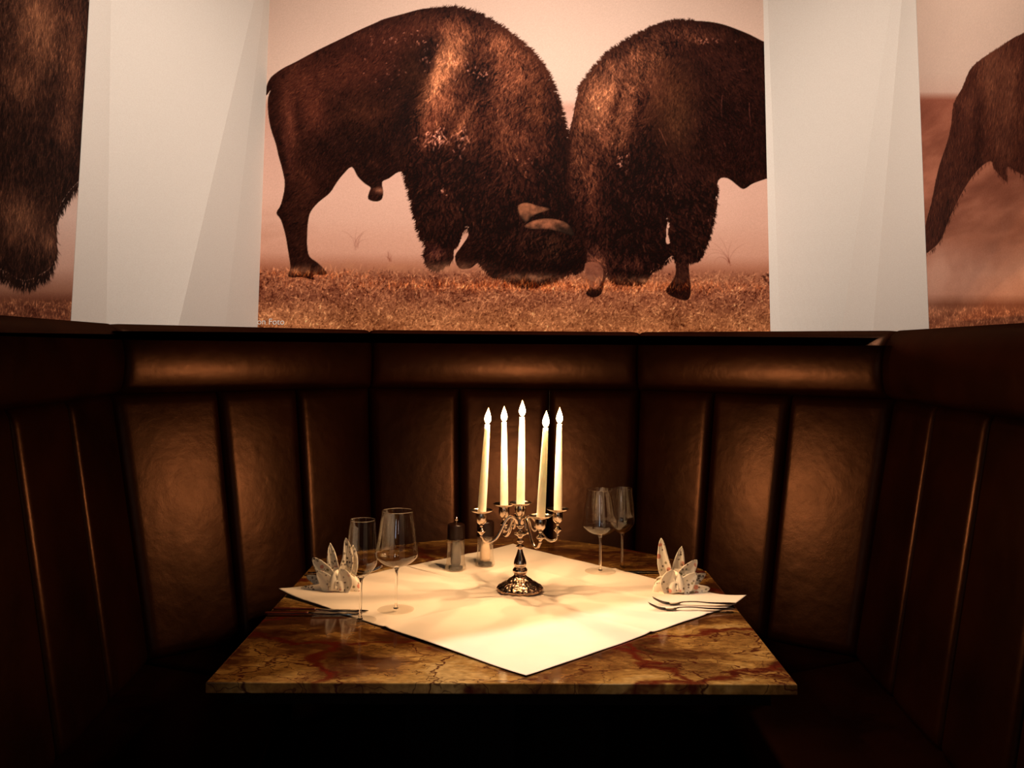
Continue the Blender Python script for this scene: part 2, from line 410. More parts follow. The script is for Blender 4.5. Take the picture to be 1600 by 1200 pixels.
BISON_R = [(2094,2157),(2308,2199),(2420,2201),(2526,2199),(2589,2187),(2635,2149),(2693,2114),(2724,2033),(2808,1938),(2864,1840),(2910,1775),(2918,1693),(2882,1693),(2810,1717),(2747,1778),(2654,1848),(2568,1890),(2498,1900),(2480,1873),(2425,1830),(2415,1868),(2341,1830),(2132,1750)]
def fill(poly, W, H, x0, z1, s, ss=3, flip=False):
    """anti-aliased polygon mask on a canvas whose column 0 is at x0 (mm) and row 0 at height z1 (mm)"""
    P = np.array(poly, float)
    X = (P[:, 0] - x0) / s; Y = (z1 - P[:, 1]) / s
    if flip: X = (x0 - P[:, 0]) / s
    # smooth outline: catmull-rom
    n = len(X); out = np.zeros((H, W))
    px, py = [], []
    for i in range(n):
        p0, p1, p2, p3 = [(X[(i + k) % n], Y[(i + k) % n]) for k in (-1, 0, 1, 2)]
        for t in (0, .34, .67):
            px.append(.5 * (2 * p1[0] + (p2[0] - p0[0]) * t + (2 * p0[0] - 5 * p1[0] + 4 * p2[0] - p3[0]) * t * t + (-p0[0] + 3 * p1[0] - 3 * p2[0] + p3[0]) * t ** 3))
            py.append(.5 * (2 * p1[1] + (p2[1] - p0[1]) * t + (2 * p0[1] - 5 * p1[1] + 4 * p2[1] - p3[1]) * t * t + (-p0[1] + 3 * p1[1] - 3 * p2[1] + p3[1]) * t ** 3))
    X = np.array(px); Y = np.array(py); X2 = np.roll(X, -1); Y2 = np.roll(Y, -1)
    cols = np.arange(W * ss) / ss
    for r in range(H):
        for q in range(ss):
            y = r + (q + .5) / ss - .5
            hit = (Y <= y) != (Y2 <= y)
            if not hit.any(): continue
            xs = np.sort(X[hit] + (y - Y[hit]) * (X2[hit] - X[hit]) / (Y2[hit] - Y[hit]))
            m = np.zeros(W * ss)
            for a, b in zip(xs[0::2], xs[1::2]):
                i0 = max(int(np.ceil((a + .5) * ss)), 0); i1 = min(int(np.floor((b + .5) * ss)) + 1, W * ss)
                if i1 > i0: m[i0:i1] = 1
            out[r] += m.reshape(W, ss).mean(1) / ss
    return out

def blur(a, r):
    if r < 1: return a
    for _ in range(3):
        for ax in (0, 1):
            p = np.pad(a, [(r + 1, r) if k == ax else (0, 0) for k in (0, 1)], mode='edge').cumsum(ax)
            n = a.shape[ax]
            a = (np.take(p, range(2 * r + 1, 2 * r + 1 + n), ax) - np.take(p, range(0, n), ax)) / (2 * r + 1)
    return a

def fbm(W, H, cell, oct=4, pers=.55, aspect=1.):
    out = np.zeros((H, W)); amp = 1; tot = 0
    for o in range(oct):
        cx = cell / 2 ** o * aspect; cy = cell / 2 ** o
        gw = int(W / cx) + 3; gh = int(H / cy) + 3
        g = rng.random((gh, gw))
        x = np.arange(W) / cx; y = np.arange(H) / cy
        xi = x.astype(int); yi = y.astype(int); fx = x - xi; fy = y - yi
        fx = fx * fx * (3 - 2 * fx); fy = (fy * fy * (3 - 2 * fy))[:, None]
        a = g[yi][:, xi]; b = g[yi][:, xi + 1]; c = g[yi + 1][:, xi]; d = g[yi + 1][:, xi + 1]
        out += amp * ((a * (1 - fx) + b * fx) * (1 - fy) + (c * (1 - fx) + d * fx) * fy); tot += amp; amp *= pers
    return out / tot

def strokes(img, n, region, ang, length, wid, delta, jitter=.35, curl=.04, xy=None):
    """fur or grass strokes: n seeds where region>thr; ang(x,y) direction; delta(n)->rgb offset"""
    H, W = img.shape[:2]
    if xy is None:
        p = region.ravel() / region.sum()
        idx = rng.choice(H * W, n, p=p); y = (idx // W).astype(float) + rng.random(n); x = (idx % W).astype(float) + rng.random(n)
    else: x, y = xy; n = len(x)
    a = ang(x, y) + rng.normal(0, jitter, n); da = rng.normal(0, curl, n)
    Ls = length * rng.uniform(.5, 1.3, n); D = delta(n)
    steps = int(length * 1.4)
    for k in range(steps):
        on = (k < Ls)
        fade = on * (1 - (k / np.maximum(Ls, 1)) ** 2) ** .5 if k else on * 1.
        fade = np.nan_to_num(fade)
        for off in range(wid):
            xx = x + off * np.sin(a); yy = y - off * np.cos(a)
            xi = np.floor(xx).astype(int); yi = np.floor(yy).astype(int); fx = xx - xi; fy = yy - yi
            for dx, wx in ((0, 1 - fx), (1, fx)):
                for dy, wy in ((0, 1 - fy), (1, fy)):
                    X = xi + dx; Y = yi + dy; ok = (X >= 0) & (X < W) & (Y >= 0) & (Y < H)
                    w = (wx * wy * fade)[ok, None]
                    np.add.at(img, (Y[ok], X[ok]), w * D[ok])
        x = x + np.cos(a); y = y + np.sin(a); a = a + da
    return img

def lerp(a, b, t): return a + (b - a) * t[..., None]
def col(*c): return np.array(c, float)

def grade(ys, stops):
    out = np.zeros((len(ys), 3))
    for c in range(3): out[:, c] = np.interp(ys, [s[0] for s in stops], [s[1][c] for s in stops])
    return out

def cover(img, m, c):
    return img * (1 - m[..., None]) + c * m[..., None]

def edge_fur(mask, n, W, H, length, angf, thr=(.25, .75)):
    """tufts that break the outline: coverage layer"""
    lay = np.zeros((H, W, 1)); b = blur(mask, 1)
    reg = ((b > thr[0]) & (b < thr[1])).astype(float)
    if reg.sum() == 0: return lay[..., 0]
    strokes(lay, n, reg, angf, length, 1, lambda k: np.full((k, 1), .8), jitter=.35)
    return np.clip(lay[..., 0], 0, 1)

def sheet_object(name, label, img, cols_pos, zs, matl):
    """flat printed sheet as a fine grid, one colour per grid point"""
    H, W = img.shape[:2]
    v = np.zeros((H, W, 3)); v[..., 0] = cols_pos[None, :, 0]; v[..., 1] = cols_pos[None, :, 1]; v[..., 2] = zs[:, None]
    me = bpy.data.meshes.new(name)
    me.vertices.add(H * W); me.vertices.foreach_set('co', v.reshape(-1).astype(np.float32))
    i = np.arange(H * W).reshape(H, W)
    q = np.stack([i[1:, :-1], i[1:, 1:], i[:-1, 1:], i[:-1, :-1]], -1).reshape(-1, 4)
    me.loops.add(q.size); me.loops.foreach_set('vertex_index', q.reshape(-1).astype(np.int32))
    me.polygons.add(len(q)); me.polygons.foreach_set('loop_start', np.arange(0, q.size, 4, dtype=np.int32))
    me.polygons.foreach_set('loop_total', np.full(len(q), 4, np.int32))
    me.update(calc_edges=True)
    at = me.color_attributes.new('print', 'BYTE_COLOR', 'POINT')
    rgba = np.ones((H * W, 4), np.float32); rgba[:, :3] = np.clip(img.reshape(-1, 3) / 255., 0, 1)
    at.data.foreach_set('color_srgb', rgba.reshape(-1))
    return tag(link(name, me, matl), label, 'mural')

def print_mat():
    m, nt, N, L, B = mat('printed_wallpaper')
    a = N.new('ShaderNodeVertexColor'); a.layer_name = 'print'
    mx = N.new('ShaderNodeMix'); mx.data_type = 'RGBA'; mx.blend_type = 'MULTIPLY'; mx.inputs['Factor'].default_value = 1
    mx.inputs['B'].default_value = (1.0, .97, .95, 1)
    L.new(a.outputs['Color'], mx.inputs['A']); L.new(mx.outputs['Result'], B.inputs['Base Color']); B.inputs['Roughness'].default_value = .6
    B.inputs['Specular IOR Level'].default_value = .04
    return m
PRINT = print_mat()

def fur_colours(lo, hi):
    lo = col(*lo); hi = col(*hi)
    return lambda n: lo + (hi - lo) * rng.random((n, 1)) ** 1.5

def centre_mural():
    s = 2.41; x0 = -956; z1 = 2995; W = int((972 + 956) / s) + 1; H = int((2995 - 1400) / s) + 1
    U = lambda u: (u - 398) * 1.0 * 2.41 / s * .995          # photo-like units to canvas
    V = lambda vz: (z1 - vz) / s
    ys = z1 - np.arange(H) * s
    img = np.repeat(grade(-ys, [(-3000, (206, 178, 160)), (-2650, (212, 184, 168)), (-2450, (218, 190, 174)), (-2330, (216, 186, 170)), (-2300, (198, 152, 134)),
                                (-2150, (211, 170, 154)), (-1950, (220, 178, 160)), (-1850, (218, 174, 155)), (-1730, (206, 154, 132)),
                                (-1680, (172, 110, 84)), (-1650, (140, 82, 58)), (-1560, (142, 84, 58)), (-1480, (168, 106, 68)), (-1390, (184, 114, 70))])[:, None, :], W, 1)
    xx = np.arange(W)[None, :] / W; gx = np.broadcast_to(xx, (H, W))
    img += (fbm(W, H, 260, 3)[..., None] - .5) * col(20, 20, 20)
    dust = np.exp(-((ys[:, None] - 1750) / 70.) ** 2) * fbm(W, H, 120, 4, aspect=2.5)
    img = lerp(img, np.broadcast_to(col(216, 166, 144), img.shape), np.clip(dust * .8, 0, 1))
    smudge = np.exp(-((ys[:, None] - 1810) / 60.) ** 2) * np.clip(fbm(W, H, 70, 4, aspect=2.5) - .5, 0, 1) * 1.8
    img = lerp(img, np.broadcast_to(col(160, 110, 86), img.shape), np.clip(smudge, 0, .6))
    # grass
    gm = np.clip((1672 - ys) / 30., 0, 1)[:, None] * np.ones((H, W))
    img += gm[..., None] * (fbm(W, H, 26, 4, .7, aspect=1.8)[..., None] - .5) * col(95, 75, 55)
    up = lambda x, y: np.full_like(x, -PI / 2)
    strokes(img, 12000, gm, up, 4, 1, fur_colours((8, 7, 5), (62, 48, 34)), jitter=1.1)
    strokes(img, 12000, gm, up, 4, 1, fur_colours((-12, -11, -9), (-62, -50, -38)), jitter=1.1)
    gb = gm * np.clip((ys[:, None] - 1380) / 250., 0, 1)
    strokes(img, 900, gm, up, 12, 1, fur_colours((35, 30, 22), (80, 70, 50)), jitter=1.1)
    # little weeds
    for u, zz, hgt in ((152, 1750, 30), (738, 1700, 44), (205, 1700, 14)):
        k = 9; strokes(img, k, None, lambda x, y: np.full_like(x, -PI / 2), hgt, 1, lambda n: np.full((n, 3), 1.) * col(-20, -22, -20), jitter=.22,
                        xy=(np.full(k, float(u)) + rng.normal(0, 2.5, k), np.full(k, V(zz)) + rng.normal(0, 3, k)))
    mA = fill(BISON_A, W, H, x0, z1, s); mB = fill(BISON_B, W, H, x0, z1, s); gB = fill(GAP_B, W, H, x0, z1, s)
    mB = mB * (1 - gB)
    manA = fill(MANE_A, W, H, x0, z1, s); manB = fill(MANE_B, W, H, x0, z1, s)
    X, Y = np.meshgrid(np.arange(W, dtype=float), np.arange(H, dtype=float))
    oy = (z1 - 2719) / s                                       # canvas row of photo top
    def blob(u, v, ru, rv, rot=0):
        a = X - (u - 398) - 0; b = Y - (v + oy); c, d = math.cos(rot), math.sin(rot)
        return np.exp(-(((a * c + b * d) / ru) ** 2 + ((-a * d + b * c) / rv) ** 2))
    def paint(mask, man, base, tones, angs, nfur, shag, edge):
        nonlocal img
        lay = np.ones((H, W, 3)) * base
        for (u, v, ru, rv, rot, c) in tones:
            lay = lerp(lay, np.broadcast_to(col(*c), lay.shape), blob(u, v, ru, rv, rot) * .85)
        lay += (fbm(W, H, 16, 3, .6)[..., None] - .5) * col(20, 13, 9)
        lum = np.clip((lay.mean(-1) - 14) / 40, .25, 1.5)
        def ang(x, y):
            xi = np.clip(x.astype(int), 0, W - 1); yi = np.clip(y.astype(int), 0, H - 1); return angs[yi, xi]
        L1 = lambda lo, hi: fur_colours(lo, hi)
        strokes(lay, nfur, mask * (lum + .1), ang, 6, 1, L1((2, 1, 1), (20, 13, 9)), jitter=.3)
        strokes(lay, nfur, mask, ang, 6, 1, L1((-3, -2, -1), (-18, -12, -8)), jitter=.3)
        strokes(lay, shag, mask * blur(man, 4) * lum ** 2, ang, 13, 1, L1((4, 3, 2), (38, 26, 18)), jitter=.45, curl=.07)
        strokes(lay, shag, mask * blur(man, 4), ang, 14, 2, L1((-3, -2, -1), (-24, -15, -10)), jitter=.45, curl=.07)
        lay = np.clip(lay, (16, 3, 0), 255)
        full = np.clip(mask + edge, 0, 1)
        img = cover(img, full, lay)
    # flow directions (image angles, y down): body hair runs back/down, mane down
    aA = np.full((H, W), 2.2); aA = aA + (1.75 - 2.2) * blur(manA, 12); aA += (X - 330) / 900. * -.8 * blur(manA, 12) + (fbm(W, H, 60, 2) - .5) * 1.5
    aB = np.full((H, W), 1.3); aB = aB + .25 * blur(manB, 12) + (fbm(W, H, 60, 2) - .5) * 1.5
    eA = edge_fur(mA * blur(manA, 3), 5200, W, H, 8, lambda x, y: np.where(y < 260 + oy, -.3 + (x - 330) / 320., 1.9 + (x < 330) * .35), (.2, .6))
    eB = edge_fur(mB * blur(manB, 3), 4200, W, H, 6, lambda x, y: np.where(y < 150 + oy, PI + .5 + (x - 560) / 260., 1.75 - (x > 640) * .5), (.2, .6))
    deep = (30, 8, 3)
    tonesB = [(960, 150, 60, 60, .4, (98, 54, 36)), (935, 170, 32, 55, 0, (112, 66, 44)), (1000, 95, 70, 34, -.5, (88, 48, 32)), (1080, 52, 60, 14, .1, (78, 40, 27)),
              (900, 250, 18, 90, 0, (84, 44, 28)), (1050, 150, 45, 60, 0, (66, 34, 18)), (1060, 200, 30, 50, 0, (62, 34, 18)), (930, 330, 26, 60, 0, (62, 28, 17)), (950, 225, 40, 40, 0, (72, 36, 22)),
              (985, 335, 70, 60, 0, (36, 12, 7)), (1150, 220, 60, 80, 0, (28, 6, 3)), (1150, 110, 60, 40, 0, (44, 17, 11)), (1070, 290, 60, 26, 0, (40, 15, 9)), (1085, 350, 34, 50, 0, (44, 18, 11)), (1066, 430, 16, 40, 0, (52, 24, 16)), (925, 425, 22, 24, 0, (96, 52, 38)), (985, 425, 30, 12, 0, (58, 26, 18)), (958, 175, 8, 40, .3, (46, 18, 10)), (978, 190, 8, 30, .3, (92, 50, 33)), (1000, 165, 8, 36, .3, (44, 16, 9)), (940, 215, 8, 30, 0, (88, 46, 30)), (920, 290, 10, 50, 0, (80, 40, 26)), (1020, 130, 20, 30, -.5, (80, 42, 27)), (1085, 80, 60, 12, .15, (50, 20, 12)), (985, 290, 18, 40, 0, (30, 9, 5))]
    paint(mB, manB, col(*deep), tonesB, aB, 15000, 3600, eB)
    tonesA = [(500, 130, 70, 45, -.4, (74, 33, 21)), (450, 160, 30, 60, 0, (80, 38, 25)), (600, 60, 80, 30, -.25, (66, 28, 18)), (560, 110, 60, 30, -.3, (60, 24, 14)), (640, 130, 24, 50, 0, (52, 24, 10)),
              (560, 190, 60, 36, 0, (54, 24, 12)), (600, 235, 80, 34, 0, (28, 7, 2)), (500, 200, 24, 60, 0, (40, 15, 8)), (465, 290, 26, 60, 0, (54, 23, 13)), (462, 375, 16, 50, 0, (46, 19, 10)), (500, 415, 16, 10, .6, (105, 58, 42)),
              (700, 50, 60, 26, .2, (88, 44, 28)), (672, 130, 15, 62, .25, (142, 88, 60)), (700, 95, 26, 40, .3, (120, 70, 46)), (690, 170, 34, 46, .3, (100, 52, 34)), (735, 90, 15, 30, 0, (46, 17, 9)), (775, 80, 40, 40, .5, (96, 50, 32)),
              (800, 130, 50, 60, .6, (98, 50, 32)), (835, 180, 30, 70, 0, (72, 34, 19)), (740, 190, 26, 50, .3, (78, 36, 22)), (665, 205, 16, 46, .3, (96, 46, 30)), (760, 235, 60, 40, 0, (62, 27, 15)), (700, 270, 50, 40, 0, (46, 18, 10)), (690, 340, 34, 50, 0, (50, 21, 12)),
              (740, 330, 22, 80, 0, (36, 13, 7)), (790, 290, 60, 40, 0, (52, 22, 13)), (860, 290, 24, 50, 0, (34, 11, 6)), (820, 390, 60, 34, 0, (42, 17, 10)), (675, 410, 14, 12, 0, (88, 44, 34)), (585, 311, 9, 5, 0, (150, 96, 72)), (590, 292, 8, 12, 0, (30, 10, 6)), (655, 90, 14, 30, .2, (24, 6, 3)), (622, 190, 14, 60, .15, (24, 6, 3)), (440, 205, 8, 50, -.1, (92, 46, 32)), (436, 240, 6, 40, -.2, (70, 32, 22)), (458, 200, 10, 50, -.15, (40, 14, 8)), (478, 185, 20, 40, -.2, (76, 34, 22)), (520, 240, 60, 30, 0, (30, 9, 4)), (718, 250, 12, 70, .1, (30, 10, 5)), (780, 200, 20, 60, -.3, (84, 42, 27)), (812, 230, 18, 40, -.2, (70, 32, 20)), (745, 140, 14, 40, 0, (36, 13, 7)), (712, 200, 10, 40, .5, (96, 50, 32)), (727, 225, 10, 30, .3, (84, 42, 27)), (850, 240, 20, 30, 0, (56, 24, 14)), (860, 400, 20, 24, 0, (52, 26, 15))]
    paint(mA, manA, col(*deep), tonesA, aA, 17000, 5200, eA)
    # tail tuft and belly tuft dark
    for poly, c in ((HORN_2, (156, 96, 68)), (HORN_1, (160, 100, 70))):
        h = fill(poly, W, H, x0, z1, s)
        yy0 = np.where(h.max(1) > .5)[0]; tt = np.clip((Y - yy0[0]) / max(yy0[-1] - yy0[0], 1), 0, 1); xx0 = np.where(h.max(0) > .5)[0]; tx = np.clip((X - xx0[0]) / (xx0[-1] - xx0[0]), 0, 1)
        k_ = np.clip(1.25 - .9 * tt - .35 * tx + (fbm(W, H, 10, 3) - .5) * .9, .25, 1.3)
        c3 = np.ones((H, W, 3)) * col(*c) * k_[..., None]
        rimm = np.clip(h - blur(h, 1), 0, 1)[..., None]; c3 = c3 * (1 - rimm * .9)
        img = cover(img, h, np.clip(c3, 0, 255))
    hf = fill(HOOF_B, W, H, x0, z1, s)
    img = cover(img, hf * .8, np.ones((H, W, 3)) * col(146, 88, 66) + (fbm(W, H, 16, 3)[..., None] - .5) * col(110, 75, 55))
    # bits of straw and dust on the coats, grouped
    for (u, v, ru, rv, k, ln, br) in ((610, 66, 50, 12, 26, 4, 70), (585, 110, 45, 30, 22, 3, 55), (655, 95, 12, 16, 16, 4, 60), (668, 225, 14, 16, 34, 9, 95), (710, 225, 24, 16, 26, 8, 62), (740, 120, 14, 8, 14, 4, 85), (700, 105, 26, 14, 20, 6, 50), (815, 270, 30, 14, 10, 4, 60), (970, 258, 10, 18, 16, 4, 90), (1110, 62, 34, 5, 28, 4, 46), (930, 205, 6, 8, 6, 4, 60), (683, 312, 6, 6, 8, 4, 70), (1050, 340, 30, 20, 5, 3, 40)):
        strokes(img, k, None, lambda x, y: rng.uniform(.8, 2.6, len(x)), ln, 2, lambda n: rng.uniform(.5, 1.5, (n, 1)) * col(br, br * .72, br * .62), jitter=.3, curl=.12,
                xy=(u - 398 + rng.normal(0, ru * .6, k), v + oy + rng.normal(0, rv * .6, k)))
    for (u, v, a, ln) in ((1027, 208, 1.05, 28), (1129, 153, 1.7, 40), (1160, 110, .1, 14), (1172, 165, 1.6, 40)):
        strokes(img, 1, None, lambda x, y: np.full_like(x, a), ln, 1, lambda n: np.ones((n, 1)) * col(62, 40, 34), jitter=0, curl=.004, xy=(np.array([u - 398.]), np.array([v + oy])))
    # kicked up dust over the ground at the feet
    for (u, v, ru, rv, am) in ((840, 448, 80, 7, .40), (570, 436, 80, 10, .45), (990, 450, 50, 6, .35), (700, 434, 50, 9, .4), (1140, 446, 60, 10, .3), (918, 455, 16, 9, .6), (460, 440, 30, 6, .4)):
        img = lerp(img, np.broadcast_to(col(196, 136, 100), img.shape), np.clip(blob(u, v, ru, rv) * am * (fbm(W, H, 14, 4, .7) * 3 - .6), 0, .9))
    strokes(img, 2600, gm * (blob(850, 462, 260, 8) + blob(480, 446, 60, 6)), up, 9, 1, fur_colours((-10, -14, -14), (60, 40, 24)), jitter=.5)
    # the small dark leaf sprig near the right edge
    for (u, v) in ((1196, 441), (1192, 449), (1198, 453), (1190, 444)):
        img = lerp(img, np.broadcast_to(col(48, 16, 10), img.shape), blob(u, v, 3.2, 2.2, .6) * .9)
    img += rng.normal(0, 3.2, (H, W, 1))
    pos = np.stack([(x0 + np.arange(W) * s) / 1000., np.full(W, 3.445)], 1)
    return sheet_object('wall_mural', 'wide sepia photo mural of two bison butting heads on dry grass, middle wall', img, pos, ys / 1000., PRINT)

def side_mural(side):
    s = 2.3
    if side == 'l': ya, yb, X0 = 1500, 2700, -1.296
    else: ya, yb, X0 = 1500, 2913, 1.326
    # canvas column 0 at near end (left sheet reads left to right = near to far; right sheet far to near)
    z1 = 2995; W = int((yb - ya) / s) + 1; H = int((2995 - 1400) / s) + 1
    ys = z1 - np.arange(H) * s
    if side == 'l':
        st = [(-3000, (200, 170, 152)), (-1950, (206, 172, 154)), (-1750, (238, 208, 194)), (-1600, (222, 180, 162)), (-1530, (168, 118, 96)), (-1500, (120, 70, 50)), (-1400, (140, 84, 60))]
    else:
        st = [(-3000, (212, 188, 170)), (-2200, (216, 190, 174)), (-2140, (212, 180, 164)), (-2115, (150, 88, 68)), (-2000, (158, 96, 74)), (-1820, (160, 100, 78)), (-1700, (176, 116, 92)), (-1600, (208, 156, 134)), (-1540, (206, 150, 126)), (-1510, (140, 84, 60)), (-1400, (165, 100, 70))]
    yc = (ya + np.arange(W) * s) if side == 'l' else (yb - np.arange(W) * s)
    zef = 1370 + (ys[:, None] - 1370) * (2650. / yc)[None, :]
    zo = np.array([q[0] for q in st], float); img = np.stack([np.interp(-zef, zo, [q[1][k] for q in st]) for k in range(3)], -1)
    img += (fbm(W, H, 160, 4)[..., None] - .5) * col(18, 18, 16)
    if side == 'r':
        pl = np.clip((2120 - zef) / 40, 0, 1) * np.clip((zef - 1560) / 200, 0.0, 1)
        img += (fbm(W, H, 36, 4, .65, aspect=4)[..., None] - .5) * pl[..., None] * col(120, 95, 80)
        cl = np.clip((fbm(W, H, 80, 4) - .3) * 2.6, 0, 1) * np.exp(-((zef - 1590) / 70.) ** 2)
        img = lerp(img, np.broadcast_to(col(222, 172, 150), img.shape), np.clip(cl, 0, .85))
    gm = np.clip((1505 - zef) / 14., 0, 1)
    up = lambda x, y: np.full_like(x, -PI / 2)
    img += gm[..., None] * (fbm(W, H, 18, 3, .7, aspect=3)[..., None] - .5) * col(120, 95, 70)
    strokes(img, 3500, gm, up, 5, 1, fur_colours((10, 8, 6), (70, 55, 40)), jitter=1.1)
    P = BISON_L if side == 'l' else BISON_R
    if side == 'l': m = fill(P, W, H, ya, z1, s)
    else: m = fill(P, W, H, yb, z1, s, flip=True)
    X, Y = np.meshgrid(np.arange(W, dtype=float), np.arange(H, dtype=float))
    if side == 'l':
        lay = np.ones((H, W, 3)) * col(30, 12, 8)
        def bl(y, z, ry, rz): return np.exp(-(((X - (y - ya) / s) / (ry / s)) ** 2 + ((Y - (z1 - z) / s) / (rz / s)) ** 2))
        for y, z, ry, rz, c in ((2420, 2250, 130, 130, (112, 70, 48)), (2620, 2200, 60, 170, (84, 48, 32)), (2450, 2380, 160, 60, (60, 30, 20)), (2350, 2050, 90, 60, (84, 50, 34)), (2600, 2000, 60, 60, (70, 40, 28)), (2400, 1700, 120, 70, (100, 64, 46)), (2550, 1660, 60, 40, (96, 62, 46))):
            lay = lerp(lay, np.broadcast_to(col(*c), lay.shape), bl(y, z, ry, rz) * .85)
        ang = lambda x, y: np.full_like(x, 1.6)
        n1, n2 = 14000, 5200
    else:
        lay = np.ones((H, W, 3)) * col(66, 30, 20)
        def bl(y, z, ry, rz): return np.exp(-(((X - (yb - y) / s) / (ry / s)) ** 2 + ((Y - (z1 - z) / s) / (rz / s)) ** 2))
        for y, z, ry, rz, c in ((2480, 2150, 60, 120, (112, 66, 46)), (2400, 2080, 70, 120, (104, 60, 42)), (2600, 2080, 50, 60, (90, 48, 34)), (2620, 1900, 60, 60, (56, 24, 16)), (2560, 1960, 30, 130, (44, 16, 10)), (2420, 1950, 60, 70, (88, 48, 34)), (2750, 1750, 60, 80, (46, 20, 13))):
            lay = lerp(lay, np.broadcast_to(col(*c), lay.shape), bl(y, z, ry, rz) * .8)
        ang = lambda x, y: np.full_like(x, 1.9)
        n1, n2 = 6000, 300
    lay += (fbm(W, H, 14, 3, .6)[..., None] - .5) * col(26, 18, 12)
    lum = np.clip(lay.mean(-1) / 50, .2, 1.5)
    strokes(lay, n1, m + 1e-9, ang, 7, 1, fur_colours((2, 1, 1), (24, 17, 12)), jitter=.35)
    strokes(lay, n1, m + 1e-9, ang, 7, 1, fur_colours((-3, -2, -1), (-22, -15, -10)), jitter=.35)
    strokes(lay, n2, m * lum + 1e-9, ang, 16, 1, fur_colours((4, 3, 2), (30, 22, 16)), jitter=.4, curl=.06)
    e = edge_fur(m, 2600 if side == 'l' else 300, W, H, 14 if side == 'l' else 5, lambda x, y: np.full_like(x, 1.45), (.15, .6))
    img = cover(img, np.clip(m + e, 0, 1), np.clip(lay, (14, 4, 2), 255))
    img += rng.normal(0, 3.2, (H, W, 1))
    if side == 'l': yy = ya + np.arange(W) * s
    else: yy = yb - np.arange(W) * s
    pos = np.stack([np.full(W, X0), yy / 1000.], 1)
    lab = ('sepia photo mural of a shaggy bison head and beard, left wall beside white panel' if side == 'l'
           else 'sepia photo mural of a bison rump and hind leg in dust, right wall')
    return sheet_object('wall_mural', lab, img, pos, ys / 1000., PRINT)

mural = centre_mural(); side_mural('l'); side_mural('r')
# photo credit printed in the corner of the middle sheet, cut by the bench top
cu = bpy.data.curves.new('credit_text', 'FONT'); cu.body = 'on Foto'; cu.size = .032; cu.align_x = 'LEFT'
tmp = bpy.data.objects.new('credit_tmp', cu); C.objects.link(tmp)
bpy.context.view_layer.update()
tme = bpy.data.meshes.new_from_object(tmp.evaluated_get(bpy.context.evaluated_depsgraph_get()))
bpy.data.objects.remove(tmp)
TXT = simple('white_print', (.85, .8, .75, 1), .6)
ct = link('credit_text', tme, TXT, mural); ct.location = (-.955, 3.4435, 1.456); ct.rotation_euler = (PI / 2, 0, 0)
ct['label'] = 'small white credit lettering reading on Foto'

# ------------------------------------------------------------------ banquette
LINE = [(-1.045, 1.09), (-1.20, 2.79), (-.52, 3.40), (.47, 3.40), (1.19, 2.88), (1.055, 1.18)]
LV = [Vector(p) for p in LINE]
NORM = []
for i in range(5):
    d = (LV[i + 1] - LV[i]).normalized(); NORM.append(Vector((d.y, -d.x)))
def mitre(i, d):
    """point i of the line moved d towards the room"""
    if i == 0: return LV[0] + NORM[0] * d
    if i == 5: return LV[5] + NORM[4] * d
    a, b = NORM[i - 1], NORM[i]; m = (a + b); m = m / (1 + a.dot(b)); return LV[i] + m * d
ZT, ZB = 1.232, .47
def recl(z): return .172 * (ZT - z) / (ZT - ZB)
def pt(i, u, d):
    a = mitre(i, d); b = mitre(i + 1, d); return a + (b - a) * u

def channel(i, u0, u1):
    """one upright stuffed channel of section i"""
    nu, nzz = 26, 34; v, f = [], []
    w = (LV[i + 1] - LV[i]).length * (u1 - u0); r = .030
    def edge(t, L, r):
        d = min(t, 1 - t) * L
        return math.sqrt(max(0, 1 - (1 - min(d / r, 1)) ** 2))
    us = [.5 - .5 * math.cos(PI * k / nu) for k in range(nu + 1)]
    us = [u * .5 + k / nu * .5 for k, u in enumerate(us)]
    vs = [k / nzz for k in range(nzz + 1)]; vs = [.5 * t + .5 * (.5 - .5 * math.cos(PI * t)) for t in vs]
    for side in (0, 1):
        for t in vs:
            z = ZB + (ZT - ZB) * t
            for k, uu in enumerate(us):
                if side == 0:
                    h = .030 * edge(uu, w, r) * edge(min(t, .999), ZT - ZB, .035) + .004 * math.sin(PI * uu) * min(1, (1 - t) * 8)
                    d = recl(z) + h - .028
                else: d = recl(z) * (1 if z > 1 else 1) - .042
                p = pt(i, u0 + (u1 - u0) * (uu * .996 + .002), d); v.append((p.x, p.y, z))
    n = (nu + 1); m = (nzz + 1)
    for s in (0, 1):
        o = s * n * m
        for j in range(nzz):
            for k in range(nu): f.append((o + j * n + k, o + j * n + k + 1, o + (j + 1) * n + k + 1, o + (j + 1) * n + k))
    o = n * m
    for j in range(nzz):
        f.append((j * n, (j + 1) * n, o + (j + 1) * n, o + j * n)); f.append((j * n + nu, (j + 1) * n + nu, o + (j + 1) * n + nu, o + j * n + nu))
    for k in range(nu):
        f.append((k, k + 1, o + k + 1, o + k)); f.append((nzz * n + k, nzz * n + k + 1, o + nzz * n + k + 1, o + nzz * n + k))
    return mesh_pydata('backrest_channel', v, f)

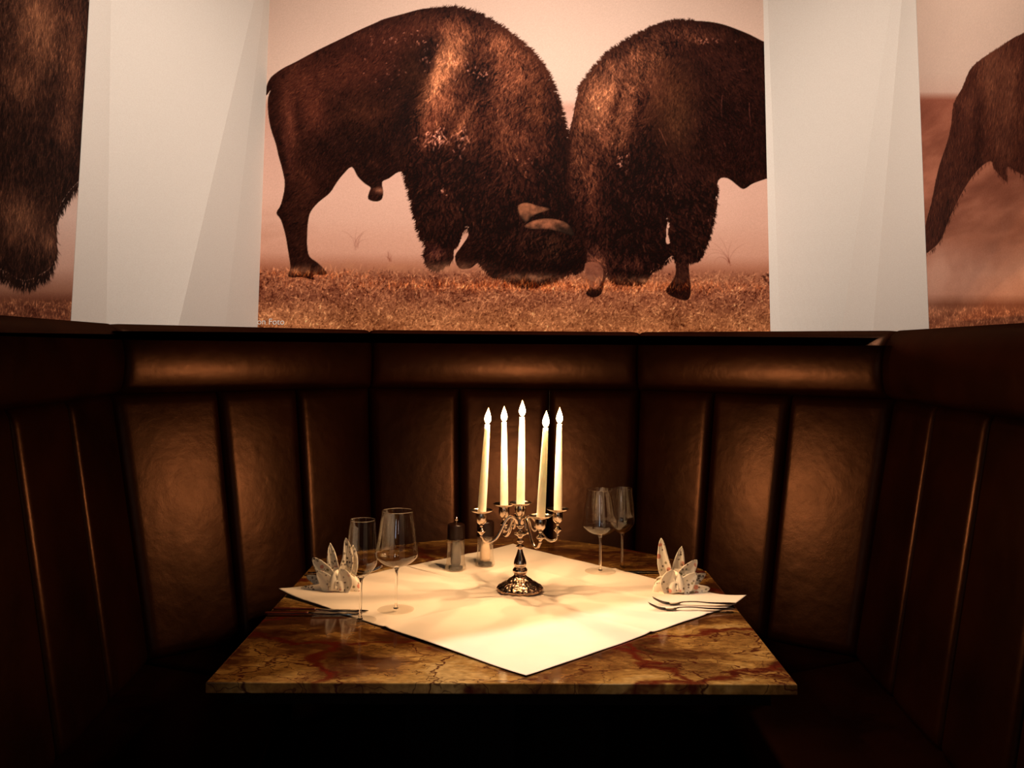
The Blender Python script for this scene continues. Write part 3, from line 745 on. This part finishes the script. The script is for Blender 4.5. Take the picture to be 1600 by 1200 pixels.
def headroll(i, zt0, zt1):
    """padded headrest roll with closed rounded section; ends pinched at the seams"""
    prof = smooth_prof([(-.042, 1.226), (-.035, 1.222), (.004, 1.226), (.030, 1.240), (.040, 1.262), (.044, 1.302), (.040, 1.350), (.029, 1.390), (.012, 1.418), (-.008, 1.433), (-.020, 1.438), (-.042, 1.438)], 4)
    nu = 60; v, f = [], []; n = len(prof)
    Lw = (LV[i + 1] - LV[i]).length
    for k in range(nu + 1):
        u = .5 * (k / nu) + .5 * (.5 - .5 * math.cos(PI * k / nu))
        dd = min(u, 1 - u) * Lw; e = math.sqrt(max(0, 1 - (1 - min(dd / .03, 1)) ** 2))
        for (d, z) in prof:
            q = d - (1 - e) * .011 * (1 if d > -.02 else 0)
            zz = z - (1 - e) * .008 * (z > 1.35) + (zt0 + (zt1 - zt0) * u) * (z > 1.3)
            p = pt(i, .0015 + u * .997, q); v.append((p.x, p.y, zz))
    for k in range(nu):
        for j in range(n):
            j2 = (j + 1) % n
            f.append((k * n + j, k * n + j2, (k + 1) * n + j2, (k + 1) * n + j))
    f.append(tuple(range(n))); f.append(tuple(nu * n + j for j in range(n)))
    return mesh_pydata('headrest', v, f)

def band(i, d0, d1, z0, z1, bev, name):
    q = [pt(i, .002, d0), pt(i, .998, d0), pt(i, .998, d1), pt(i, .002, d1)]
    if (q[2] - q[3]).dot(q[1] - q[0]) < 0: q = [q[0], q[1], (q[2] + q[3]) / 2]
    me = prism(name, [(p.x, p.y) for p in q], z0, z1, bev)
    for p in me.polygons: p.use_smooth = bev > 0
    return me
SECT = [('dark brown leather bench section along the left wall, nearest left', 5), ('angled dark brown leather bench section left of the candles', 3),
        ('middle dark brown leather bench section directly behind the candelabra', 3), ('angled dark brown leather bench section right of the candles', 3),
        ('dark brown leather bench section along the right wall, nearest right', 5)]
for i, (lab, nc) in enumerate(SECT):
    c = (LV[i] + LV[i + 1]) / 2
    t = thing('booth_bench', lab, 'bench', (0, 0, 0), 0)
    link('headrest', headroll(i, 0, 0), LEATHER, t)
    us_ = [0, .325, .63, 1] if i == 3 else ([0, .37, .68, 1] if i == 1 else [k / nc for k in range(nc + 1)])
    for k in range(nc):
        link('backrest_channel', channel(i, us_[k], us_[k + 1]), LEATHER, t)
    link('seat_cushion', band(i, .10, .60, .36, .475, .025, 'seat_cushion'), LEATHER, t)
    link('base', band(i, .06, .56, .0, .358, 0, 'base'), DARKWOOD, t)
# ledge that closes the gap between bench and walls
led = [mitre(k, -.044) for k in range(6)]
poly = [(p.x, p.y) for p in led] + [(1.325, 1.18), (1.325, 2.90), (.975, 3.44), (-.958, 3.44), (-1.295, 2.70), (-1.295, 1.09)]
struct(link('trim_1', prism('ledge', poly, 1.39, 1.415), DARKWOOD))

# ------------------------------------------------------------------ table
tb = thing('marble_table', 'brown veined marble table with arched back edge on a dark square pedestal', 'table', (0, 0, 0))
TOPPOLY = [(-.563, 1.777), (.541, 1.790), (.559, 2.667), (.518, 2.780), (.435, 2.886), (.326, 2.990), (.176, 3.085), (.007, 3.115), (-.190, 3.083), (-.306, 3.024), (-.465, 2.894), (-.566, 2.778)]
me = prism('table_top', TOPPOLY, .730, .750, .002, 2)
link('table_top', me, MARBLE, tb)
sub = [(x * .93, 2.43 + (y - 2.43) * .93) for x, y in TOPPOLY]
link('under_frame', prism('under_frame', sub, .695, .7295), DARKWOOD, tb)
link('pedestal', box_bm(-.028, 2.40, .36, .095, .095, .67, .006), PEDESTAL, tb)
link('pedestal_foot', box_bm(-.028, 2.40, .0125, .46, .46, .025, .008), PEDESTAL, tb)

# ------------------------------------------------------------------ cloth
cl = [Vector((-.590, 2.395)), Vector((.033, 1.82)), Vector((.590, 2.357)), Vector((.007, 2.985))]
def cloth_pos(a, b):
    p = (cl[0] * (1 - a) + cl[1] * a) * (1 - b) + (cl[3] * (1 - a) + cl[2] * a) * b
    # uneven hems
    p = p + Vector((0, 1)) * (.006 * math.sin(a * 5 + b * 3) * (1 if b < .5 else -.5))
    p = p + Vector((1, 0)) * (.006 * math.sin(b * 6 + 1) * (1 - a))
    z = .7518
    for c in (.5,):      # pressed creases
        z += .0036 * math.exp(-abs(a - c) / .013) + .0036 * math.exp(-abs(b - c) / .013)
    z += .0020 * math.exp(-abs(a - .25) / .012) * (b > .5) + .0020 * math.exp(-abs(b - .78) / .012)
    z += .0030 * (.5 + .5 * math.sin(a * 11 + math.sin(b * 7) * 1.5)) * (.5 + .5 * math.sin(b * 9 + 1)) + .0006 * (1 + math.sin(a * 31 + b * 12) * math.sin(b * 23))
    # corners that lift
    for (ca, cb, h) in ((0, 0, .010), (1, 1, .014), (1, 0, .002), (0, 1, .004)):
        dd = math.hypot(a - ca, b - cb); z += h * max(0, 1 - dd / .14) ** 2
    return p, z
n = 170; v, f = [], []
for j in range(n + 1):
    for i in range(n + 1):
        p, z = cloth_pos(i / n, j / n); v.append((p.x, p.y, z))
for j in range(n):
    for i in range(n): f.append((j * (n + 1) + i, j * (n + 1) + i + 1, (j + 1) * (n + 1) + i + 1, (j + 1) * (n + 1) + i))
clo = link('table_cloth', mesh_pydata('table_cloth', v, f), LINEN)
md = clo.modifiers.new('s', 'SOLIDIFY'); md.thickness = .0007; md.offset = -1
tag(clo, 'small square cream linen cloth laid cornerwise across the marble table', 'tablecloth')
ZC = .7565      # height at which things rest on the cloth

# ------------------------------------------------------------------ candelabra
cd = thing('candelabra', 'five-armed silver candelabra with chased round foot on the cream cloth', 'candelabra', (.027, 2.425, ZC - .002))
def flute(a, k):
    return 1 + (.030 * math.cos(a * 20) if 5 < k < 16 else (.022 * math.cos(a * 10) if k < 30 else 0))
foot = smooth_prof([(.0, .001), (.050, .0), (.0575, .004), (.058, .009), (.052, .015), (.044, .020), (.034, .024), (.030, .029), (.022, .034), (.016, .039), (.0145, .043)], 4)
link('foot', lathe('foot', foot, 144, flute), CHASED, cd)
stem = smooth_prof([(.0, .042), (.0145, .043), (.019, .048), (.0185, .054), (.014, .060), (.0165, .066), (.0150, .076), (.0105, .088), (.0068, .100), (.0062, .106), (.0105, .110), (.0105, .112), (.0055, .116), (.005, .120), (.009, .124), (.009, .127), (.0055, .131), (.0075, .137), (.016, .142), (.016, .145), (.008, .149), (.0065, .158), (.011, .163), (.0085, .170), (.0065, .180), (.009, .186), (.006, .190), (0, .190)], 4)
link('stem', lathe('stem', stem, 40), SILVER, cd)
PANS = [(-.100, -.020, .198, 190), (-.0425, .080, .198, 118), (.049, -.090, .198, -61), (.097, .010, .198, 6), (0, 0, .2145, 0)]
cup_p = smooth_prof([(0, -.030), (.006, -.029), (.0125, -.022), (.0145, -.010), (.0138, -.003), (.0135, 0), (.019, .0015), (.0255, .0035), (.029, .0062), (.0288, .0074), (.025, .0048), (.018, .003), (.0118, .0022), (.0112, -.004), (.0112, -.014), (0, -.015)], 3)
knop = smooth_prof([(0, -.030), (.0045, -.031), (.0035, -.036), (.0055, -.040), (.010, -.044), (.0105, -.047), (.006, -.051), (.0035, -.055), (.004, -.060), (0, -.061)], 3)
cup_me = lathe('candle_cup', cup_p, 40, lambda a, k: 1 + (.02 * math.cos(a * 8) if 15 < k < 33 else 0)); knop_me = lathe('knop', knop, 24)
cup_me.materials.append(SILVER); knop_me.materials.append(SILVER)
for (x, y, z, _) in PANS:
    o = link('drip_pan_cup', cup_me, None, cd); o.location = (x, y, z)
    if z < .21:
        k = link('knop', knop_me, None, cd); k.location = (x, y, z)
        L_ = math.hypot(x, y); ux, uy = x / L_, y / L_
        path = [(.004, .163), (.012, .180), (.026, .186), (.039, .176), (.050, .155), (.062, .135), (.078, .124), (.092, .127), (L_ - .002, .138), (L_, .142)]
        arm = [(ux * r, uy * r, zz) for r, zz in path]
        link('arm', tube('arm', arm, [.0042, .0045, .0044, .0042, .004, .0038, .0036, .0034, .0034, .0036], 12), SILVER, cd)
        scr = [(ux * r, uy * r, zz) for r, zz in ((.020, .184), (.026, .172), (.030, .158), (.037, .150), (.042, .154), (.040, .161), (.036, .159))]
        link('scroll', tube('scroll', scr, [.003, .0028, .0026, .0026, .0024, .0022, .003], 8), SILVER, cd)

# candles: built at the origin, tilted about their base
def taper(h, rb, rt):
    return lathe('wax', smooth_prof([(0, 0), (rb, 0), (rb, .01), (rb * .97, h * .3), ((rb + rt) / 2 * 1.02, h * .62), (rt, h * .96), (rt * .85, h * .99), (rt * .3, h - .001), (0, h - .002)], 4), 32)
def flame_mesh():
    return lathe('flame', smooth_prof([(0, 0), (.0045, .002), (.0080, .009), (.0084, .015), (.0062, .024), (.0028, .034), (0, .042)], 4), 24)
FM = flame_mesh(); FM.materials.append(FLAMEM)
WM = lathe('wick', [(0, 0), (.0009, 0), (.0009, .008), (0, .009)], 8); WM.materials.append(WICK)
CAND = [(0, (-.010, .0), .238, 'ivory taper candle, leftmost of the five, leaning slightly right'),
        (1, (.002, .0), .236, 'ivory taper candle, second from left, in the rear cup'),
        (2, (.006, .0), .236, 'ivory taper candle, second from right, in the front cup, leaning right'),
        (3, (.003, .0), .238, 'ivory taper candle, rightmost of the five on the candelabra'),
        (4, (.002, .0), .240, 'ivory taper candle, tallest, in the raised centre cup')]
TILT = [(.013, 0), (-.002, 0), (.012, .003), (.004, 0), (.003, 0)]
for k, _, h, lab in CAND:
    x, y, z, _a = PANS[k]
    bx, by, bz = .027 + x, 2.425 + y, ZC - .002 + z - .0135
    t = thing('taper_candle', lab, 'candle', (bx, by, bz), 0, 'lit ivory candles on the candelabra')
    t.rotation_euler = (-TILT[k][1] / h, TILT[k][0] / h, 0)
    link('wax', taper(h, .0108, .0068), WAX, t)
    w = link('wick', WM, None, t, (0, 0, h - .003))
    fl = link('flame', FM, None, t, (0, 0, h + .001))
    li = bpy.data.lights.new('flame_light', 'POINT'); li.energy = CANDLE_W if 'CANDLE_W' in globals() else 4.8
    li.color = (1, .60, .30); li.shadow_soft_size = .005
    lo = bpy.data.objects.new('flame_light', li); C.objects.link(lo); lo.location = (bx + TILT[k][0], by - TILT[k][1], bz + h + .032)

# ------------------------------------------------------------------ mills
def hexprof(h_list, name, seg=6, rot=0):
    v, f = [], []
    for (r, z) in h_list:
        for k in range(seg):
            a = 2 * PI * k / seg + rot; v.append((r * math.cos(a), r * math.sin(a), z))
    m = len(h_list)
    for j in range(m - 1):
        for k in range(seg): f.append((j * seg + k, j * seg + (k + 1) % seg, (j + 1) * seg + (k + 1) % seg, (j + 1) * seg + k))
    f.append(tuple(range(seg))); f.append(tuple((m - 1) * seg + k for k in range(seg)))
    me = mesh_pydata(name, v, f, False)
    bm = bmesh.new(); bm.from_mesh(me); bmesh.ops.bevel(bm, geom=bm.edges[:], offset=.0012, segments=2, affect='EDGES'); bm.to_mesh(me); bm.free()
    return me
def mill(loc, label, filler, fill_h, rot):
    t = thing('grinder_mill', label, 'mill', loc, rot)
    link('glass_body', hexprof([(.0300, 0), (.0300, .006), (.0265, .022), (.0245, .045), (.0238, .082)], 'glass_body'), THICK, t)
    link('filling', lathe('filling', [(0, .012), (.012, .012), (.0145, .020), (.0140, fill_h * .6), (.009, fill_h), (0, fill_h + .002)], 24), filler, t)
    link('cap', lathe('cap', smooth_prof([(0, .0825), (.0238, .0828), (.0245, .086), (.0245, .108), (.0240, .119), (.0205, .124), (.006, .1255), (0, .1255)], 4), 40), BLACKWOOD, t)
    link('knob', lathe('knob', smooth_prof([(0, .1255), (.002, .1256), (.0025, .129), (.0048, .134), (.0048, .139), (.0025, .143), (0, .1455)], 4), 20), SILVER, t)
    link('grinding_ring', lathe('grinding_ring', [(0, .0015), (.020, .0015), (.020, .008), (0, .008)], 24), BLACKWOOD, t)
    return t
mill((-.151, 2.643, ZC), 'glass pepper mill with black cap and dark peppercorns, left of the candelabra', PEPPER, .075, .2)
mill((-.070, 2.692, ZC), 'glass salt mill with pale filling, half hidden behind the left candelabra arm', SALT, .072, .4)

# ------------------------------------------------------------------ wine glasses
def wine_glass(loc, label, rim, wide, zw, zb, H, footr):
    """rim, wide radii; zw height of widest, zb bowl bottom"""
    t = thing('wine_glass', label, 'glass', loc)
    outer = smooth_prof([(.0035, zb - .004), (.008, zb), (wide * .62, zb + (zw - zb) * .30), (wide * .93, zb + (zw - zb) * .72), (wide, zw), (wide * .965, zw + .014), ((wide + rim) / 2 * 1.005, zw + (H - zw) * .5), (rim * 1.04, H - .016), (rim, H)], 6)
    t_ = .0009
    inner = [(max(r - t_, .0005), z + (t_ if z < zw else 0)) for r, z in outer][::-1]
    me = lathe('bowl', outer, 64)
    # open bowl: remove the cap faces created by hole filling
    bm = bmesh.new(); bm.from_mesh(me)
    bmesh.ops.delete(bm, geom=[f_ for f_ in bm.faces if len(f_.verts) > 4], context='FACES_ONLY'); bm.to_mesh(me); bm.free()
    for p in me.polygons: p.use_smooth = True
    link('bowl', me, THIN, t)
    v = lathe('rim', [(rim + .0007 * math.cos(a), H + .0007 * math.sin(a)) for a in [2 * PI * q / 8 for q in range(8)]], 64, closed_ring=True)
    link('rim', v, GLASS, t)
    link('stem', lathe('stem', smooth_prof([(0, .0035), (.006, .004), (.0036, .012), (.0030, .03), (.0030, zb - .02), (.0040, zb - .006), (.0075, zb + .0005), (0, zb + .0035)], 5), 24), GLASS, t)
    link('foot', lathe('foot', smooth_prof([(0, .0003), (footr * .9, .0003), (footr, .0012), (footr * .97, .0022), (footr * .5, .0030), (.008, .0042), (0, .0048)], 4), 48), FOOTG, t)
    return t
wine_glass((-.340, 2.165, .7515), 'narrow wine glass at left front, nearest the knives', .0288, .0360, .133, .096, .2245, .036)
wine_glass((-.268, 2.239, ZC - .001), 'wide-bowled wine glass at left, on the cloth beside the narrow one', .0375, .0500, .128, .098, .2285, .0425)
wine_glass((.253, 2.627, ZC), 'wide-bowled wine glass at right, nearer the candelabra', .0375, .0500, .128, .098, .2240, .0425)
wine_glass((.322, 2.697, .7515), 'narrow wine glass at right, standing behind the wide one', .0288, .0365, .133, .096, .2230, .036)

# ------------------------------------------------------------------ napkins
def leaf_mesh(path, w, fold, yoff, name='leaf'):
    """pointed folded leaf: path of (x,y,z); w half width; fold depth"""
    P = smooth_prof(path, 6); n_ = len(P); v, f = [], []
    m_ = 6
    for i, p in enumerate(P):
        t = i / (n_ - 1)
        ww = 1.42 * w * (1 - t) ** .95 * (.72 + 2.0 * t)
        a = Vector(P[max(i - 1, 0)]); b = Vector(P[min(i + 1, n_ - 1)]); tg = (b - a).normalized()
        side = Vector((tg.z, 0, -tg.x)); side = side.normalized() if side.length > .1 else Vector((0, 1, 0))
        nn = side.cross(tg).normalized()
        if nn.y > 0: nn = -nn
        for k in range(-m_, m_ + 1):
            q = k / m_
            v.append(Vector(p) + side * ww * q - nn * (fold * 1.5 * w * abs(q) * (1 - t)) * -1 + nn * .0008 * math.sin(q * 9 + i))
    c = 2 * m_ + 1
    for i in range(n_ - 1):
        for k in range(c - 1): f.append((i * c + k, i * c + k + 1, (i + 1) * c + k + 1, (i + 1) * c + k))
    return mesh_pydata(name, v, f)
def napkin(loc, sgn, label, leaves):
    t = thing('folded_napkin', label, 'napkin', loc)
    # gathered bundle with pleats
    v, f = [], []; nu, nv = 96, 16
    for j in range(nv + 1):
        th = PI / 2 * j / nv
        for i in range(nu):
            a = 2 * PI * i / nu
            pl = 1 + .10 * math.cos(a * 9 + 2 * math.sin(a)) * math.cos(th) ** .5 + .06 * math.sin(a * 4 + 1)
            lob = 1 + .20 * math.cos(2 * a)
            rr = math.cos(th) ** .55 if th < PI / 2 - 1e-6 else 0
            v.append((.047 * pl * lob * rr * math.cos(a) * sgn, .030 * pl * rr * math.sin(a), .004 + .040 * math.sin(th) * (1 + .16 * math.cos(a * 5)) + .006 * math.cos(a)))
    for j in range(nv):
        for i in range(nu):
            i2 = (i + 1) % nu; f.append((j * nu + i, j * nu + i2, (j + 1) * nu + i2, (j + 1) * nu + i))
    f.append(tuple(range(nu)))
    link('gathered_body', mesh_pydata('gathered_body', v, f), NAPKIN, t)
    for (bx, bz, mx, mz, tx, tz, w, yo, fo) in leaves:
        me = leaf_mesh([(bx * sgn, yo, bz), (mx * sgn, yo * 1.2 + .004, mz), (tx * sgn, yo * 1.5 + .010, tz)], w, fo, yo)
        o = link('leaf', me, NAPKIN, t)
        md = o.modifiers.new('s', 'SOLIDIFY'); md.thickness = .0012
    return t
LV_R = [(-.012, .012, -.026, .070, -.030, .130, .0125, .004, .5), (.004, .012, .014, .060, .025, .108, .0125, .010, .5), (.008, .010, .032, .046, .060, .078, .0150, -.004, .5),
        (.020, .010, .055, .024, .088, .037, .0110, .014, .6), (.010, .006, .050, .006, .090, .010, .0120, -.012, .4), (-.020, .008, -.034, .020, -.052, .012, .017, -.010, .6), (-.010, .004, -.018, .030, -.006, .058, .0165, -.020, .5), (.010, .004, .030, .026, .054, .050, .0150, -.018, .5)]
LV_Lf = [(.0, .012, -.020, .070, -.013, .128, .0120, -.002, .5), (.010, .012, .020, .060, .030, .112, .0120, .008, .5), (.012, .010, .038, .046, .070, .079, .0150, -.006, .5),
         (.024, .008, .058, .018, .090, .026, .0100, .012, .5), (.012, .006, .056, .004, .094, .006, .0110, -.016, .4), (-.014, .012, -.030, .058, -.030, .108, .013, .006, .5), (-.010, .004, -.018, .030, -.006, .058, .0165, -.020, .5), (.010, .004, .030, .026, .054, .050, .0150, -.018, .5)]
napkin((.425, 2.436, ZC - .003), 1, 'napkin with small floral print folded into pointed leaves, right end of cloth', LV_R)
napkin((-.437, 2.425, ZC - .003), -1, 'napkin with small floral print folded into pointed leaves, left end of cloth', LV_Lf)

# ------------------------------------------------------------------ cutlery
def strip(name, pts, th):
    """flat tool part: pts (x, halfwidth, z) along x"""
    P = smooth_prof(pts, 5); v, f = [], []
    prof = [(-1, 0), (-.6, .8), (0, 1), (.6, .8), (1, 0), (.6, -.6), (0, -.7), (-.6, -.6)]
    for (x, w, z) in P:
        for (a, b) in prof: v.append((x, a * max(w, .0003), z + b * th))
    n_ = len(P); c = len(prof)
    for i in range(n_ - 1):
        for k in range(c): f.append((i * c + k, i * c + (k + 1) % c, (i + 1) * c + (k + 1) % c, (i + 1) * c + k))
    f.append(tuple(range(c))); f.append(tuple((n_ - 1) * c + k for k in range(c)))
    return mesh_pydata(name, v, f)
def knife(loc, rotz, label, group, tilt=0.):
    t = thing('table_knife', label, 'knife', loc, rotz, group); t.rotation_euler = (0, tilt, rotz)
    link('handle', strip('handle', [(0, .0055, .0035), (.012, .0075, .004), (.06, .006, .004), (.10, .0052, .004)], .0032), HANDLE, t)
    link('blade', strip('blade', [(.098, .0052, .004), (.108, .0062, .004), (.12, .0085, .0035), (.19, .0095, .003), (.215, .007, .003), (.225, .001, .003)], .0011), STEEL, t)
    return t
def fork(loc, rotz, label, group, tilt=0.):
    t = thing('table_fork', label, 'fork', loc, rotz, group); t.rotation_euler = (0, tilt, rotz)
    link('handle', strip('handle', [(0, .006, .005), (.015, .0105, .005), (.06, .006, .006), (.10, .0036, .009), (.130, .0034, .008), (.142, .009, .005)], .0013), STEEL, t)
    link('neck', strip('neck', [(.138, .008, .0055), (.150, .0115, .0035), (.160, .0118, .0035), (.163, .0115, .004)], .0013), STEEL, t)
    for k in range(4):
        y = -.0098 + .0065 * k
        link('tine', tube('tine', [(.161, y, .0038), (.175, y, .006), (.190, y * .95, .0115), (.203, y * .92, .0185)], [.0016, .0015, .0013, .0006], 8, n=4), STEEL, t)
    return t
knife((-.568, 2.205, .7515), .03, 'table knife at left front edge, nearer of the pair', 'knives at the left place')
knife((-.557, 2.242, .7515), -.03, 'table knife at left front edge, farther of the pair', 'knives at the left place')
fork((.535, 2.262, .7530), PI + .03, 'table fork at right front edge, nearer of the pair', 'forks at the right place')
fork((.552, 2.305, .7540), PI + .02, 'table fork at right front edge, farther of the pair', 'forks at the right place')
knife((.545, 2.635, .7520), PI - .02, 'table knife lying behind the right napkin', 'knives at the right place')
fork((-.553, 2.585, .7525), .15, 'table fork lying behind the left napkin and glasses', 'forks at the left place')

# ------------------------------------------------------------------ lights
def area(name, loc, target, sx, sy, power, color, spread=PI):
    li = bpy.data.lights.new(name, 'AREA'); li.shape = 'RECTANGLE'; li.size = sx; li.size_y = sy; li.energy = power; li.color = color; li.spread = spread
    o = bpy.data.objects.new(name, li); C.objects.link(o); o.location = loc
    o.rotation_euler = (Vector(target) - Vector(loc)).to_track_quat('-Z', 'Y').to_euler(); return o
WARM = (1, .84, .72)
area('mural_wash', (0, 1.5, 3.6), (0, 3.5, 2.05), 1.6, .15, 17, WARM, 1.15)
area('left_wash', (-.1, 1.7, 3.6), (-1.3, 2.6, 2.0), .5, .15, 4.6, WARM, 1.0)
area('right_wash', (.1, 1.8, 3.6), (1.3, 2.7, 2.0), .5, .15, 4.6, WARM, 1.0)
def spot(name, loc, target, power, ang, blend, color, size=.03):
    li = bpy.data.lights.new(name, 'SPOT'); li.energy = power; li.spot_size = ang; li.spot_blend = blend; li.color = color; li.shadow_soft_size = size
    o = bpy.data.objects.new(name, li); C.objects.link(o); o.location = loc
    o.rotation_euler = (Vector(target) - Vector(loc)).to_track_quat('-Z', 'Y').to_euler(); return o
spot('table_spot', (.03, 1.6, 3.5), (.02, 1.80, .75), 300, .74, 1., (1, .82, .66), .1)
# room lamps and a window behind the photographer, seen only as reflections
area('rear_window', (-.55, -2.2, 1.75), (-.3, 2.2, 1.0), .22, 1.2, 3.6, (.75, .85, 1), PI)
area('rear_lamp', (.7, -2.0, 1.9), (.3, 2.3, 1.0), .16, 1.2, 2.4, (1, .85, .7), PI)

w = bpy.data.worlds.new('dim_room'); bpy.context.scene.world = w; w.use_nodes = True
w.node_tree.nodes['Background'].inputs[0].default_value = (1, .6, .4, 1); w.node_tree.nodes['Background'].inputs[1].default_value = .003

# ------------------------------------------------------------------ camera
cam = bpy.data.cameras.new('camera'); co = bpy.data.objects.new('camera', cam); C.objects.link(co)
F = 1430.; PH = math.radians(6)
cam.sensor_fit = 'HORIZONTAL'; cam.sensor_width = 36; cam.lens = 36 * F / 1600
cam.shift_y = -(600 - (546 - F * math.tan(PH))) / 1600
co.matrix_world = Matrix.Translation((0, 0, 1.37)) @ Matrix.Rotation(PI / 2 + PH, 4, 'X') @ Matrix.Rotation(math.radians(.45), 4, 'Z')
cam.clip_start = .05
sc = bpy.context.scene
sc.camera = co
sc.view_settings.view_transform = 'Standard'; sc.view_settings.look = 'None'
sc.view_settings.exposure = 0; sc.view_settings.gamma = 1
